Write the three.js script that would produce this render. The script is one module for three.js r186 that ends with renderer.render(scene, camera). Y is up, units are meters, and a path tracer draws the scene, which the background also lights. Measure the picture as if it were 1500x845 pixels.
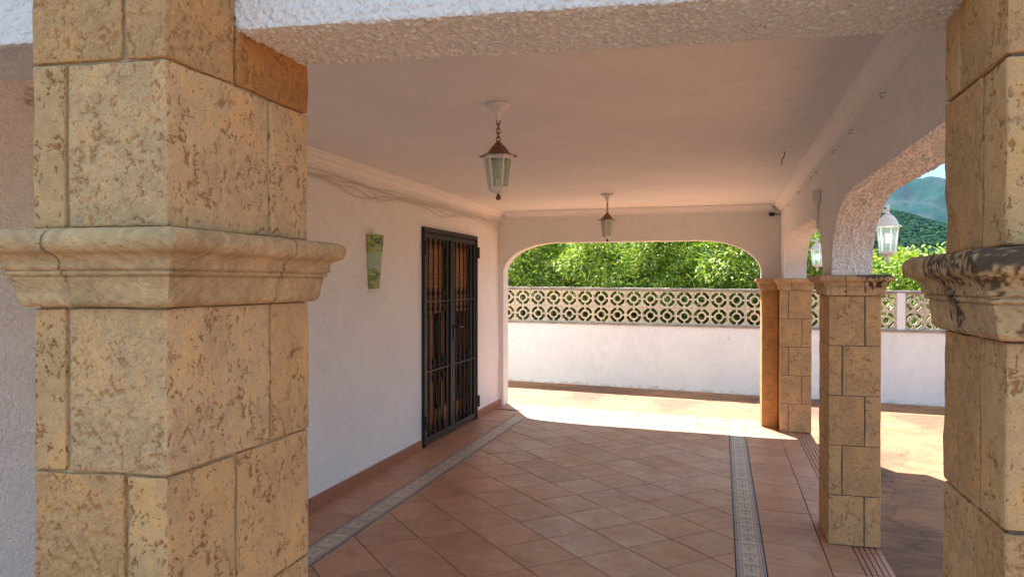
import * as THREE from 'three';
import { mergeGeometries, toCreasedNormals } from 'three/addons/utils/BufferGeometryUtils.js';

// ---------------------------------------------------------------- camera, sky, sun, exposure
const scene = new THREE.Scene();
const camera = new THREE.PerspectiveCamera(2 * Math.atan(422.5 / 1080) * 180 / Math.PI, 1024 / 576, 0.05, 9000);
camera.position.set(0, 1.47, 0);
camera.lookAt(-Math.sin(0.277) * 10, 1.47 - 0.075, -Math.cos(0.277) * 10);
const renderer = new THREE.WebGLRenderer({ antialias: true });
renderer.toneMapping = THREE.LinearToneMapping;
renderer.toneMappingExposure = 4.5;
renderer.shadowMap.enabled = true;
{
  const W = 256, H = 128, d = new Float32Array(W * H * 4);
  for (let j = 0; j < H; j++) for (let i = 0; i < W; i++) {
    const el = Math.max(0, ((j + 0.5) / H - 0.5) * Math.PI), t = Math.pow(Math.sin(el), 0.5), k = (j * W + i) * 4;
    d[k] = 0.165 + (0.17 - 0.165) * t; d[k + 1] = 0.225 + (0.225 - 0.225) * t; d[k + 2] = 0.28 + (0.315 - 0.28) * t; d[k + 3] = 1;
  }
  const sky = new THREE.DataTexture(d, W, H, THREE.RGBAFormat, THREE.FloatType);
  sky.mapping = THREE.EquirectangularReflectionMapping; sky.magFilter = THREE.LinearFilter; sky.needsUpdate = true;
  scene.background = sky; scene.environment = sky;
}
const sun = new THREE.DirectionalLight(new THREE.Color().setRGB(1, 0.955, 0.89), 5);
sun.position.set(-0.55 * 12, 1.96 * 12, -0.98 * 12 - 5); sun.target.position.set(0, 0, -5);
sun.castShadow = true; sun.shadow.mapSize.set(4096, 4096);
Object.assign(sun.shadow.camera, { left: -16, right: 16, top: 16, bottom: -16, near: 1, far: 80 });
scene.add(sun, sun.target);
scene.fog = new THREE.FogExp2(new THREE.Color().setRGB(0.24, 0.52, 0.95), 0.00005);

// ---------------------------------------------------------------- helpers
let seed = 7;
const rnd = () => { seed = (seed * 1664525 + 1013904223) >>> 0; return seed / 4294967296; };
const rr = (a, b) => a + (b - a) * rnd();
const sst = (a, b, x) => { const t = Math.min(1, Math.max(0, (x - a) / (b - a))); return t * t * (3 - 2 * t); };
const mix = (a, b, t) => a + (b - a) * t;
function h3(x, y, z) { let n = Math.imul(x, 374761393) ^ Math.imul(y, 668265263) ^ Math.imul(z, 2147483647 ^ 1274126177); n = Math.imul(n ^ (n >>> 13), 1274126177); return ((n ^ (n >>> 16)) >>> 0) / 4294967296; }
function n3(x, y, z) {
  const X = Math.floor(x), Y = Math.floor(y), Z = Math.floor(z); let u = x - X, v = y - Y, w = z - Z;
  u = u * u * (3 - 2 * u); v = v * v * (3 - 2 * v); w = w * w * (3 - 2 * w);
  const l = (a, b, t) => a + (b - a) * t;
  return l(l(l(h3(X, Y, Z), h3(X + 1, Y, Z), u), l(h3(X, Y + 1, Z), h3(X + 1, Y + 1, Z), u), v),
    l(l(h3(X, Y, Z + 1), h3(X + 1, Y, Z + 1), u), l(h3(X, Y + 1, Z + 1), h3(X + 1, Y + 1, Z + 1), u), v), w);
}
const pn = (x, y, p, s) => {              // periodic value noise, x and y in cells, period p
  const X = Math.floor(x), Y = Math.floor(y); let u = x - X, v = y - Y;
  u = u * u * (3 - 2 * u); v = v * v * (3 - 2 * v);
  const m = (a) => ((a % p) + p) % p, a = m(X), b = m(X + 1), c = m(Y), d = m(Y + 1);
  return mix(mix(h3(a, c, s), h3(b, c, s), u), mix(h3(a, d, s), h3(b, d, s), u), v);
};
function tex(N, fn, srgb) {                // fn(u, v) -> [r, g, b] 0..1
  const d = new Uint8Array(N * N * 4);
  for (let j = 0; j < N; j++) for (let i = 0; i < N; i++) {
    const c = fn(i / N, j / N), k = (j * N + i) * 4;
    for (let q = 0; q < 3; q++) d[k + q] = Math.max(0, Math.min(255, c[q] * 255)); d[k + 3] = 255;
  }
  const t = new THREE.DataTexture(d, N, N); t.wrapS = t.wrapT = THREE.RepeatWrapping; t.magFilter = THREE.LinearFilter;
  t.minFilter = THREE.LinearMipmapLinearFilter; t.generateMipmaps = true; if (srgb) t.colorSpace = THREE.SRGBColorSpace; t.needsUpdate = true; return t;
}
const sized = (t, m) => { t.repeat.set(1 / m, 1 / m); return t; };       // uv are metres
const L = (r, g, b) => new THREE.Color().setRGB(r, g, b);
const std = (o) => new THREE.MeshStandardMaterial(o);
const used = {};
const numbered = (n) => { const k = used[n] = (used[n] ?? -1) + 1; return k ? `${n}_${String(k).padStart(3, '0')}` : n; };
function mesh(name, geo, mat, parent) {
  const m = new THREE.Mesh(geo, mat); m.name = parent ? name : numbered(name); m.castShadow = m.receiveShadow = true;
  (parent || scene).add(m); return m;
}
function thing(name, label, category, x = 0, y = 0, z = 0, group) {      // z is metres forward of the camera
  const g = new THREE.Group(); g.name = numbered(name); g.position.set(x, y, -z); scene.add(g);
  g.userData = { label, category }; if (group) g.userData.group = group; return g;
}
const tag = (o, label, category, group) => { o.userData.label = label; o.userData.category = category; if (group) o.userData.group = group; return o; };
const structure = (o) => { o.userData.kind = 'structure'; return o; };
function boxUV(geo, ou = 0, ov = 0) {      // metres, by the dominant axis of each face
  const g = geo.index ? geo.toNonIndexed() : geo, p = g.attributes.position, uv = new Float32Array(p.count * 2);
  const a = new THREE.Vector3(), b = new THREE.Vector3(), c = new THREE.Vector3();
  for (let i = 0; i < p.count; i += 3) {
    a.fromBufferAttribute(p, i); b.fromBufferAttribute(p, i + 1).sub(a); c.fromBufferAttribute(p, i + 2).sub(a); b.cross(c);
    const X = Math.abs(b.x), Y = Math.abs(b.y), Z = Math.abs(b.z);
    for (let k = 0; k < 3; k++) {
      const x = p.getX(i + k), y = p.getY(i + k), z = p.getZ(i + k);
      uv[(i + k) * 2] = (X >= Y && X >= Z ? z : x) + ou; uv[(i + k) * 2 + 1] = (Y > X && Y > Z ? z : y) + ov;
    }
  }
  g.setAttribute('uv', new THREE.BufferAttribute(uv, 2)); return g;
}
function smooth(geo) {                     // normals shared by vertices that lie at the same place
  const p = geo.attributes.position, n = new Float32Array(p.count * 3), id = new Int32Array(p.count), map = new Map(), acc = [];
  for (let i = 0; i < p.count; i++) {
    const k = Math.round(p.getX(i) * 2e4) + ',' + Math.round(p.getY(i) * 2e4) + ',' + Math.round(p.getZ(i) * 2e4);
    let q = map.get(k); if (q === undefined) { q = acc.length / 3; map.set(k, q); acc.push(0, 0, 0); } id[i] = q;
  }
  const ix = geo.index ? geo.index.array : null, cnt = ix ? ix.length : p.count, a = new THREE.Vector3(), b = new THREE.Vector3(), c = new THREE.Vector3();
  for (let i = 0; i < cnt; i += 3) {
    const q = [0, 1, 2].map((k) => ix ? ix[i + k] : i + k);
    a.fromBufferAttribute(p, q[0]); b.fromBufferAttribute(p, q[1]).sub(a); c.fromBufferAttribute(p, q[2]).sub(a); b.cross(c);
    for (const v of q) { acc[id[v] * 3] += b.x; acc[id[v] * 3 + 1] += b.y; acc[id[v] * 3 + 2] += b.z; }
  }
  for (let i = 0; i < p.count; i++) {
    const q = id[i] * 3, l = Math.hypot(acc[q], acc[q + 1], acc[q + 2]) || 1;
    n[i * 3] = acc[q] / l; n[i * 3 + 1] = acc[q + 1] / l; n[i * 3 + 2] = acc[q + 2] / l;
  }
  geo.setAttribute('normal', new THREE.BufferAttribute(n, 3)); return geo;
}
function gridBox(w, h, d, step, r, disp, ou = 0, ov = 0) {   // box with rounded edges, gridded faces and relief; centred
  const ax = (l) => { const a = [-l / 2, -l / 2 + r * 0.35, -l / 2 + r], n = Math.max(1, Math.round((l - 2 * r) / step)); for (let i = 1; i < n; i++) a.push(-l / 2 + r + (l - 2 * r) * i / n); a.push(l / 2 - r, l / 2 - r * 0.35, l / 2); return a; };
  const A = [ax(w), ax(h), ax(d)], H = [w / 2, h / 2, d / 2], pos = [], uv = [], idx = []; let front = 0;
  for (let f = 0; f < 6; f++) {
    if (f === 5) front = idx.length;
    const k = f >> 1, s = f & 1 ? 1 : -1, i = (k + 1) % 3, j = (k + 2) % 3, U = A[i], V = A[j], b0 = pos.length / 3;
    for (const v of V) for (const u of U) {
      const p = [0, 0, 0]; p[k] = s * H[k]; p[i] = u; p[j] = v;
      const q = p.map((c, m) => Math.max(-H[m] + r, Math.min(H[m] - r, c))), e = p.map((c, m) => c - q[m]), l = Math.hypot(...e) || 1;
      const nn = e.map((c) => c / l), tu = (k === 0 ? p[2] : p[0]) + ou + k * 0.37, tv = (k === 1 ? p[2] : p[1]) + ov, edge = sst(0, 0.007, Math.min(H[i] - Math.abs(u), H[j] - Math.abs(v))), m = r + (disp ? disp(p, nn, k === 1 || (k === 2 && s < 0) ? 0 : edge, tu, tv) : 0);
      pos.push(q[0] + nn[0] * m, q[1] + nn[1] * m, q[2] + nn[2] * m);
      uv.push((k === 0 ? p[2] : p[0]) + ou + k * 0.37, (k === 1 ? p[2] : p[1]) + ov);
    }
    for (let y = 0; y < V.length - 1; y++) for (let x = 0; x < U.length - 1; x++) {
      const a = b0 + y * U.length + x, b = a + 1, c = a + U.length, e = c + 1;
      if (s > 0) idx.push(a, b, e, a, e, c); else idx.push(a, e, b, a, c, e);
    }
  }
  const g = new THREE.BufferGeometry(); g.setAttribute('position', new THREE.Float32BufferAttribute(pos, 3));
  g.setAttribute('uv', new THREE.Float32BufferAttribute(uv, 2)); g.setIndex(idx); g.userData.front = front; return smooth(g);
}
const box = (w, h, d, x = 0, y = 0, z = 0) => new THREE.BoxGeometry(w, h, d).translate(x, y, z);
const rbox = (w, h, d, r = 0.004) => gridBox(w, h, d, 9, r);
const lathe = (pts, seg = 12) => new THREE.LatheGeometry(pts.map(([r, y]) => new THREE.Vector2(r, y)), seg);
const tube = (pts, r, seg = 24, rad = 6) => new THREE.TubeGeometry(new THREE.CatmullRomCurve3(pts.map((p) => new THREE.Vector3(p[0], p[1], -p[2]))), seg, r, rad);
const FS = 0.018, floorY = (x) => -FS * (x + 2.56);                 // the porch floor drains towards the arcade
const GS = 0.022, yardY = (x) => -0.16 - GS * (x + 2.56);

// ---------------------------------------------------------------- textures
const stuccoBump = sized(tex(1024, (u, v) => {
  const a = pn(u * 90, v * 90, 90, 1), b = pn(u * 48 + 0.6 * pn(u * 60, v * 60, 60, 5), v * 48, 48, 2), c = pn(u * 180, v * 180, 180, 3), d = pn(u * 9, v * 9, 9, 4);
  const h = sst(0.36, 0.72, 0.45 * a + 0.4 * b + 0.15 * c) * (0.75 + 0.25 * d) * 0.8 + 0.2 * c; return [h, h, h];
}), 0.62);
const stuccoMap = sized(tex(512, (u, v) => {
  const a = pn(u * 5, v * 5, 5, 11), b = pn(u * 22, v * 22, 22, 12), c = pn(u * 120, v * 120, 120, 13), s = sst(0.72, 0.9, pn(u * 34, v * 34, 34, 14) * 0.6 + a * 0.4);
  const k = 0.955 + 0.03 * a + 0.02 * b + 0.02 * c - 0.02 * s; return [k, k * (0.995 - 0.01 * b), k * (0.985 - 0.012 * a - 0.01 * s)];
}, true), 2.3);
const ceilBump = sized(tex(512, (u, v) => { const h = 0.6 * pn(u * 6, v * 14, 2, 21) + 0.25 * pn(u * 24, v * 40, 8, 22) + 0.15 * pn(u * 120, v * 120, 120, 23); return [h, h, h]; }), 1.9);
const pits = (u, v, dense) => {              // hollows and curled worm-holes of a cast coral stone
  const wx = pn(u * 44, v * 44, 999, 31) * 1.5, wy = pn(u * 44, v * 44, 999, 32) * 1.5;
  const n = pn(u * 48 + wx, v * 36 + wy, 999, 33), m = pn(u * 110 + wx * 2, v * 90 + wy * 2, 999, 34), mask = pn(u * 9, v * 9, 999, 35), mk = pn(u * 24 + 9, v * 20, 999, 36);
  const hole = sst(0.72, 0.79, n * 0.66 + m * 0.34 + (mask - 0.5) * 0.26), worm = (1 - sst(0.03, 0.08, Math.abs(n - 0.58 + 0.2 * (m - 0.5)))) * sst(0.72, 0.8, mk + (mask - 0.5) * 0.25);
  return dense ? Math.max(hole * 0.9, 0.55 * sst(0.5, 0.85, m) * (0.4 + 0.6 * mk), 0.6 * sst(0.6, 0.85, n) * mask * 1.4) : Math.max(hole, 0.7 * worm);
};
// wrap by blending the last strip towards the first so that the pits tile
const wrapped = (f) => (u, v) => { const e = 0.06, a = u > 1 - e ? (u - 1 + e) / e : 0, b = v > 1 - e ? (v - 1 + e) / e : 0; if (!a && !b) return f(u, v); return mix(mix(f(u, v), f(u - 1, v), a), mix(f(u, v - 1), f(u - 1, v - 1), a), b); };
const pitA = wrapped((u, v) => pits(u + 3, v + 3, false)), pitB = wrapped((u, v) => pits(u + 3, v + 3, true));
const stoneTex = (pf, tone) => [sized(tex(1024, (u, v) => {
  const p = pf(u, v), a = pn(u * 4, v * 4, 4, 41), b = pn(u * 18, v * 18, 18, 42), c = pn(u * 150, v * 150, 150, 43);
  const k = 0.84 + 0.12 * a + 0.09 * (b - 0.5) + 0.1 * (c - 0.5), w = sst(0.5, 0.85, b * 0.5 + a * 0.5), q = p * tone;
  return [mix(k, 0.63, q), mix(k * (0.985 - 0.035 * w), 0.42, q), mix(k * (0.96 - 0.10 * w), 0.26, q)];
}, true), 0.3), sized(tex(1024, (u, v) => { const h = 0.62 - 0.62 * pf(u, v) + 0.16 * pn(u * 18, v * 18, 18, 42) + 0.14 * pn(u * 60, v * 60, 60, 44) + 0.08 * pn(u * 150, v * 150, 150, 43); return [h, h, h]; }), 0.3)];
const [stA, stAb] = stoneTex(pitA, 0.5), [stB, stBb] = stoneTex(pitB, 0.33);
const stoneBump2 = sized(tex(512, (u, v) => { const h = 0.5 * pn(u * 14, v * 26, 2, 51) + 0.3 * pn(u * 40, v * 60, 20, 52) + 0.2 * pn(u * 110, v * 110, 110, 53); return [h, h, h]; }), 0.3);
const tileMaps = [0, 1].map((dusty) => sized(tex(1024, (u, v) => {
  const a = pn(u * 7, v * 7, 7, 61 + dusty), b = pn(u * 30, v * 30, 30, 62), c = pn(u * 200, v * 200, 200, 63), w = pn(u * 90 + pn(u * 6, v * 6, 6, 66) * 9, v * 14, 2, 64), f = pn(u * 14, v * 14, 14, 65);
  const k = 0.85 + 0.06 * (a - 0.5) + 0.06 * (b - 0.5) + 0.07 * (c - 0.5), dirt = sst(0.66, 0.82, 0.6 * f + 0.4 * b) * 0.07;
  const s = dusty ? 0.08 + 0.2 * sst(0.36, 0.72, 0.5 * a + 0.3 * f + 0.2 * c) + 0.2 * sst(0.7, 0.86, w) * sst(0.4, 0.7, f) : 0.05 * sst(0.45, 0.8, f);
  return [mix(0.86 * k, 0.84, s) - dirt, mix(0.67 * k, 0.76, s) - dirt * 0.9, mix(0.555 * k, 0.70, s) - dirt * 0.8];
}, true), 1.3));
const tileBump = sized(tex(512, (u, v) => { const h = 0.5 * pn(u * 8, v * 8, 8, 71) + 0.3 * pn(u * 40, v * 40, 40, 72) + 0.2 * pn(u * 120, v * 120, 120, 73); return [h, h, h]; }), 0.7);
const tileRough = sized(tex(512, (u, v) => { const h = 0.26 + 0.2 * pn(u * 9, v * 9, 9, 75) + 0.16 * pn(u * 40, v * 40, 40, 76); return [h, h, h]; }), 1.1);
const crack = (() => {                       // stamped pattern: irregular flags with wandering joints
  const C = 7, P = []; for (let j = 0; j < C; j++) for (let i = 0; i < C; i++) P.push([i + 0.15 + 0.7 * h3(i, j, 81), j + 0.15 + 0.7 * h3(i, j, 82), h3(i, j, 83)]);
  return (u, v) => {
    const x = u * C + 0.35 * (pn(u * 20, v * 20, 20, 84) - 0.5) + 0.12 * (pn(u * 70, v * 70, 70, 86) - 0.5), y = v * C + 0.35 * (pn(u * 20, v * 20, 20, 85) - 0.5);
    let d1 = 9, d2 = 9, t = 0; const X = Math.floor(x), Y = Math.floor(y);
    for (let b = -1; b <= 1; b++) for (let a = -1; a <= 1; a++) {
      const i = X + a, j = Y + b, q = P[((j % C + C) % C) * C + ((i % C + C) % C)], mi = Math.floor(i / C) * C, mj = Math.floor(j / C) * C, e = Math.hypot(q[0] + mi - x, q[1] + mj - y);
      if (e < d1) { d2 = d1; d1 = e; t = q[2]; } else if (e < d2) d2 = e;
    }
    return [1 - sst(0.0, 0.03, d2 - d1), t];
  };
})();
const slate = (u, v) => { const w = 1.8 * pn(u * 10, v * 10, 10, 91); return 0.5 * pn(u * 14 + w, v * 34 + w, 2 * 7 * 17, 92) + 0.3 * pn(u * 40 + w, v * 80, 40, 93) + 0.2 * pn(u * 160, v * 160, 160, 94); };
const yardMap = sized(tex(1024, (u, v) => {
  const [c, t] = crack(u, v), s = slate(u, v), a = pn(u * 5, v * 5, 5, 95), st = sst(0.5, 0.72, 0.5 * a + 0.5 * s);
  const k = (0.84 + 0.12 * (t - 0.5) + 0.34 * (s - 0.5)) * (1 - 0.28 * c); return [0.84 * k - 0.22 * st, 0.635 * k - 0.19 * st, 0.445 * k - 0.13 * st];
}, true), 3.1);
const yardBump = sized(tex(1024, (u, v) => { const h = 0.75 * slate(u, v) + 0.25 - 0.25 * crack(u, v)[0]; return [h, h, h]; }), 3.1);
const concMap = sized(tex(512, (u, v) => { const a = pn(u * 8, v * 8, 8, 101), b = pn(u * 40, v * 40, 40, 102), c = pn(u * 130, v * 130, 130, 103), k = 0.8 + 0.14 * (a - 0.5) + 0.1 * (b - 0.5) + 0.1 * (c - 0.5); return [k, k * 0.97, k * 0.92]; }, true), 1.2);
const woodMap = sized(tex(512, (u, v) => { const a = pn(u * 4, v * 90, 2, 111), b = pn(u * 12, v * 200, 4, 112), k = 0.72 + 0.3 * (a - 0.5) + 0.2 * (b - 0.5); return [0.95 * k, 0.64 * k, 0.37 * k]; }, true), 0.5);

// ---------------------------------------------------------------- materials
const M = {
  stucco: std({ color: L(0.855, 0.87, 0.875), map: stuccoMap, bumpMap: stuccoBump, bumpScale: 0.0055, roughness: 0.92 }),
  beam: std({ color: L(0.81, 0.825, 0.83), map: stuccoMap, bumpMap: stuccoBump, bumpScale: 0.0028, roughness: 0.92 }),
  gardenWhite: std({ color: L(0.83, 0.85, 0.85), map: stuccoMap, bumpMap: stuccoBump, bumpScale: 0.006, roughness: 0.9 }),
  ceiling: std({ color: L(0.84, 0.865, 0.87), map: stuccoMap, bumpMap: ceilBump, bumpScale: 0.004, roughness: 0.85 }),
  cornice: std({ color: L(0.85, 0.84, 0.82), map: stuccoMap, roughness: 0.7 }),
  mortar: std({ color: L(0.62, 0.48, 0.31), map: concMap, roughness: 0.95 }),
  mortarDark: std({ color: L(0.22, 0.19, 0.155), map: concMap, roughness: 0.95 }),
  grout: std({ color: L(0.17, 0.10, 0.075), map: concMap, roughness: 0.95 }),
  yard: std({ color: L(0.59, 0.475, 0.375), map: yardMap, bumpMap: yardBump, bumpScale: 0.02, roughness: 0.75 }),
  breeze: std({ color: L(0.74, 0.66, 0.52), map: concMap, roughness: 0.9 }),
  conc: std({ color: L(0.45, 0.43, 0.40), map: concMap, roughness: 0.95 }),
  iron: std({ color: L(0.014, 0.0135, 0.013), roughness: 0.55, metalness: 0.1 }),
  wood: std({ color: L(0.66, 0.58, 0.52), map: woodMap, roughness: 0.5 }),
  darkGlass: new THREE.MeshPhysicalMaterial({ color: L(0.75, 0.8, 0.8), transmission: 1, roughness: 0.03, thickness: 0 }),
  white: std({ color: L(0.78, 0.76, 0.71), roughness: 0.45 }),
  copper: std({ color: L(0.20, 0.10, 0.05), roughness: 0.5, metalness: 0.35 }),
  pane: new THREE.MeshPhysicalMaterial({ color: L(0.74, 0.82, 0.76), transmission: 0.94, roughness: 0.12, thickness: 0, bumpMap: tex(128, (u, v) => { const h = pn(u * 5, v * 22, 1, 5) * 0.6 + pn(u * 14, v * 40, 2, 6) * 0.4; return [h, h, h]; }), bumpScale: 0.003 }),
  paneOut: new THREE.MeshPhysicalMaterial({ color: L(0.80, 0.92, 0.86), transmission: 0.9, roughness: 0.25, thickness: 0 }),
  cable: std({ color: L(0.62, 0.56, 0.49), roughness: 0.6 }),
  black: std({ color: L(0.02, 0.02, 0.02), roughness: 0.4 }),
  bark: std({ color: L(0.10, 0.075, 0.05), roughness: 0.95 }),
  leaf: new THREE.MeshPhysicalMaterial({ color: 0xffffff, vertexColors: true, roughness: 0.7, transmission: 0.4, thickness: 0 }),
  soil: std({ color: L(0.10, 0.10, 0.05), roughness: 1 }),
};
const stoneMat = (map, bump, r, g, b, s = 0.006) => std({ color: L(r, g, b), map, bumpMap: bump, bumpScale: s, roughness: 0.93 });
const S = {
  cream: stoneMat(stA, stAb, 0.71, 0.50, 0.285, 0.002), tan: stoneMat(stA, stAb, 0.67, 0.44, 0.22, 0.002), creamRough: stoneMat(stB, stBb, 0.70, 0.48, 0.265, 0.0028), tanRough: stoneMat(stB, stBb, 0.63, 0.395, 0.19, 0.0026),
  orange: stoneMat(stB, stBb, 0.55, 0.285, 0.10, 0.0025), honey: stoneMat(stA, stAb, 0.64, 0.37, 0.14, 0.0025), worn: stoneMat(stB, stBb, 0.65, 0.43, 0.22, 0.004), curl: stoneMat(stA, stAb, 0.67, 0.44, 0.225, 0.0045),
  cap: std({ color: L(0.81, 0.58, 0.335), map: concMap, bumpMap: stoneBump2, bumpScale: 0.006, roughness: 0.93, vertexColors: true }),
};
const tileMat = [0, 0, 0, 1, 1].map((d, i) => std({ color: L(...[[0.90, 0.83, 0.78], [0.83, 0.75, 0.69], [0.95, 0.86, 0.78], [0.90, 0.85, 0.82], [0.85, 0.81, 0.79]][i]), map: tileMaps[d], bumpMap: tileBump, bumpScale: 0.0012, roughness: 1, roughnessMap: tileRough }));
const skirtMat = std({ color: L(0.72, 0.50, 0.42), map: tileMaps[0], roughness: 0.55 });

// ---------------------------------------------------------------- terrace floor
function prism(poly, dy, uvf, o = {}) {     // convex polygon [x, z forward] as a tile with chamfered rim lying on the drained floor
  const th = o.th ?? 0.009, ch = o.ch ?? 0.0018, n = poly.length, yf = o.y || floorY;
  const cx = poly.reduce((s, p) => s + p[0], 0) / n, cz = poly.reduce((s, p) => s + p[1], 0) / n;
  const ins = poly.map(([x, z]) => { const l = Math.hypot(x - cx, z - cz); return [x + (cx - x) / l * ch * 1.4, z + (cz - z) / l * ch * 1.4]; });
  const pos = [], uv = [], V = (p, d) => { pos.push(p[0], yf(p[0]) + dy + d, -p[1]); uv.push(...uvf(p[0], p[1])); };
  const area = poly.reduce((s, p, i) => { const q = poly[(i + 1) % n]; return s + p[0] * q[1] - q[0] * p[1]; }, 0);
  const ord = area > 0 ? [0, 1, 2] : [0, 2, 1];
  const T = (a) => ord.forEach((k) => V(...a[k]));
  for (let i = 1; i < n - 1; i++) T([[ins[0], 0], [ins[i], 0], [ins[i + 1], 0]]);
  for (let i = 0; i < n; i++) {
    const j = (i + 1) % n;
    T([[ins[i], 0], [poly[i], -ch], [poly[j], -ch]]); T([[ins[i], 0], [poly[j], -ch], [ins[j], 0]]);
    T([[poly[i], -ch], [poly[i], -th], [poly[j], -th]]); T([[poly[i], -ch], [poly[j], -th], [poly[j], -ch]]);
  }
  const g = new THREE.BufferGeometry(); g.setAttribute('position', new THREE.Float32BufferAttribute(pos, 3)); g.setAttribute('uv', new THREE.Float32BufferAttribute(uv, 2)); g.computeVertexNormals(); return g;
}
function clip(poly, x0, x1, z0, z1) {
  for (const [k, v, s] of [[0, x0, 1], [0, x1, -1], [1, z0, 1], [1, z1, -1]]) {
    const out = [];
    poly.forEach((p, i) => {
      const q = poly[(i + 1) % poly.length], a = (p[k] - v) * s, b = (q[k] - v) * s;
      if (a >= 0) out.push(p);
      if (a * b < 0) { const t = a / (a - b); out.push([mix(p[0], q[0], t), mix(p[1], q[1], t)]); }
    });
    poly = out; if (poly.length < 3) return null;
  }
  const A = Math.abs(poly.reduce((s, p, i) => { const q = poly[(i + 1) % poly.length]; return s + p[0] * q[1] - q[0] * p[1]; }, 0)) / 2;
  return A > 0.0008 ? poly : null;
}
const XL = -2.56, BLo = -2.225, BLi = -2.07, BRi = 0.078, BRo = 0.236, XE = 0.885, ZF = 7.85, ZFi = 7.695, ZE = 8.62, Z0 = 0.72, T = 0.33, gap = 0.0028;
{
  const fl = new THREE.Group(); fl.name = 'terrace_floor'; scene.add(fl); structure(fl);
  // bed of grout and the step down to the yard
  const g = new THREE.BufferGeometry(), y = (x) => floorY(x) - 0.006, b = [[-2.9, Z0], [XE - 0.012, Z0], [XE - 0.012, ZE - 0.012], [-2.9, ZE - 0.012]], P = [], F = [];
  for (const [x, z] of b) P.push(x, y(x), -z); for (const [x, z] of b) P.push(x, -0.6, -z);
  F.push(0, 1, 2, 0, 2, 3); for (let i = 0; i < 4; i++) { const j = (i + 1) % 4; F.push(i, i + 4, j + 4, i, j + 4, j); }
  g.setAttribute('position', new THREE.Float32BufferAttribute(P, 3)); g.setIndex(F); const bed = boxUV(g); bed.computeVertexNormals();
  mesh('grout_bed', bed, M.grout, fl);
  const put = (poly, m, name = 'tile', dy = 0) => { const ou = rnd() * 5, ov = rnd() * 5, rt = rnd() < 0.5; mesh(name, prism(poly, dy + rr(-0.0006, 0.0006), (x, z) => rt ? [x + ou, z + ov] : [z + ou, x + ov]), m, fl); };
  // diagonal field
  const s = T, c = Math.SQRT1_2, O = [-0.985, 4.67];
  for (let i = -20; i <= 20; i++) for (let j = -20; j <= 20; j++) {
    const q = (a, bb) => [O[0] + s * c * (a + bb), O[1] + s * c * (bb - a)], e = gap / s;
    const poly = clip([q(i + e, j + e), q(i + 1 - e, j + e), q(i + 1 - e, j + 1 - e), q(i + e, j + 1 - e)], BLi + gap, BRi - gap, Z0 + gap, ZFi - gap);
    if (!poly) continue;
    const mx = poly.reduce((t, p) => t + p[0], 0) / poly.length, mz = poly.reduce((t, p) => t + p[1], 0) / poly.length;
    const dusty = n3(mx * 0.9 + 5, mz * 0.8, 2) + 0.35 * Math.exp(-(((mx + 0.5) / 0.75) ** 2) - (((mz - 4.6) / 1.3) ** 2)) + rr(-0.12, 0.12) > 0.66;
    put(poly, tileMat[dusty ? 3 + Math.floor(rnd() * 2) : Math.floor(rnd() * 3)]);
  }
  const rect = (x0, x1, z0, z1, m, name, dy) => put([[x0 + gap, z0 + gap], [x1 - gap, z0 + gap], [x1 - gap, z1 - gap], [x0 + gap, z1 - gap]], m, name, dy);
  const zj = []; for (let k = -6; k < 20; k++) zj.push(6.53 - k * 0.33);
  const tm = () => tileMat[Math.floor(rnd() * 3)];
  const zs = zj.filter((z) => z > Z0 && z < ZE).sort((a, b2) => a - b2); zs.unshift(Z0); zs.push(ZE);
  const nose = std({ color: L(0.80, 0.66, 0.60), map: tileMaps[0], roughness: 0.5 });
  for (let i = 0; i < zs.length - 1; i++) {
    const a = zs[i], bz = zs[i + 1];
    if (bz - a < 0.03) continue;
    if (bz < ZE - 0.05) { rect(BRo, 0.566, a, Math.min(bz, 8.23), tm()); }
    if (bz < 8.24) {                                                     // edge tile with four raised grooves and a rounded nose
      rect(0.566, 0.735, a, bz, tm());
      for (let k = 0; k < 5; k++) rect(0.735 + k * 0.03 - (k ? 0.001 : 0), 0.735 + (k + 1) * 0.03 - 0.001, a, bz, nose, 'nosing_strip', k === 4 ? -0.0005 : 0.0002);
    }
    if (bz < ZF + 0.4) rect(XL - 0.01, BLo, a, Math.min(bz, ZF + 0.4), tm());
  }
  // far rows
  for (let x = BLo, k = 0; x < XE - 0.05; x += 0.33, k++) {
    const x1 = Math.min(x + 0.33, XE);
    if (x < BRo - 0.05) rect(x, Math.min(x1, BRo), ZF, 8.23, tm());
    rect(x, x1, 8.23, 8.47, tm()); rect(x, x1, 8.47, ZE, nose, 'nosing_strip');
  }
  rect(XL - 0.01, BLo, 8.23 + 0.02, ZE, tm());
  // decorated border
  const cv = document.createElement('canvas'); cv.width = 256; cv.height = 512; const x = cv.getContext('2d');
  x.fillStyle = '#b8ac9c'; x.fillRect(0, 0, 256, 512);
  for (const sx of [0, 1]) {
    const R = (a, w, col) => { x.fillStyle = col; x.fillRect(sx ? 256 - a - w : a, 0, w, 512); };
    R(0, 8, '#5d626a'); R(8, 16, '#7a8896'); R(24, 6, '#53606e'); R(30, 30, '#a98c82'); R(60, 4, '#77706e'); R(34, 5, '#b8a59c'); R(64, 10, '#c4baaa');
  }
  for (let i = 0; i < 4000; i++) { x.fillStyle = rnd() < 0.5 ? 'rgba(90,80,72,0.10)' : 'rgba(235,230,220,0.12)'; x.fillRect(rnd() * 256, rnd() * 512, 1 + rnd() * 5, 1 + rnd() * 5); }
  x.strokeStyle = '#59636c'; x.lineWidth = 8; x.lineCap = 'round';
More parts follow.
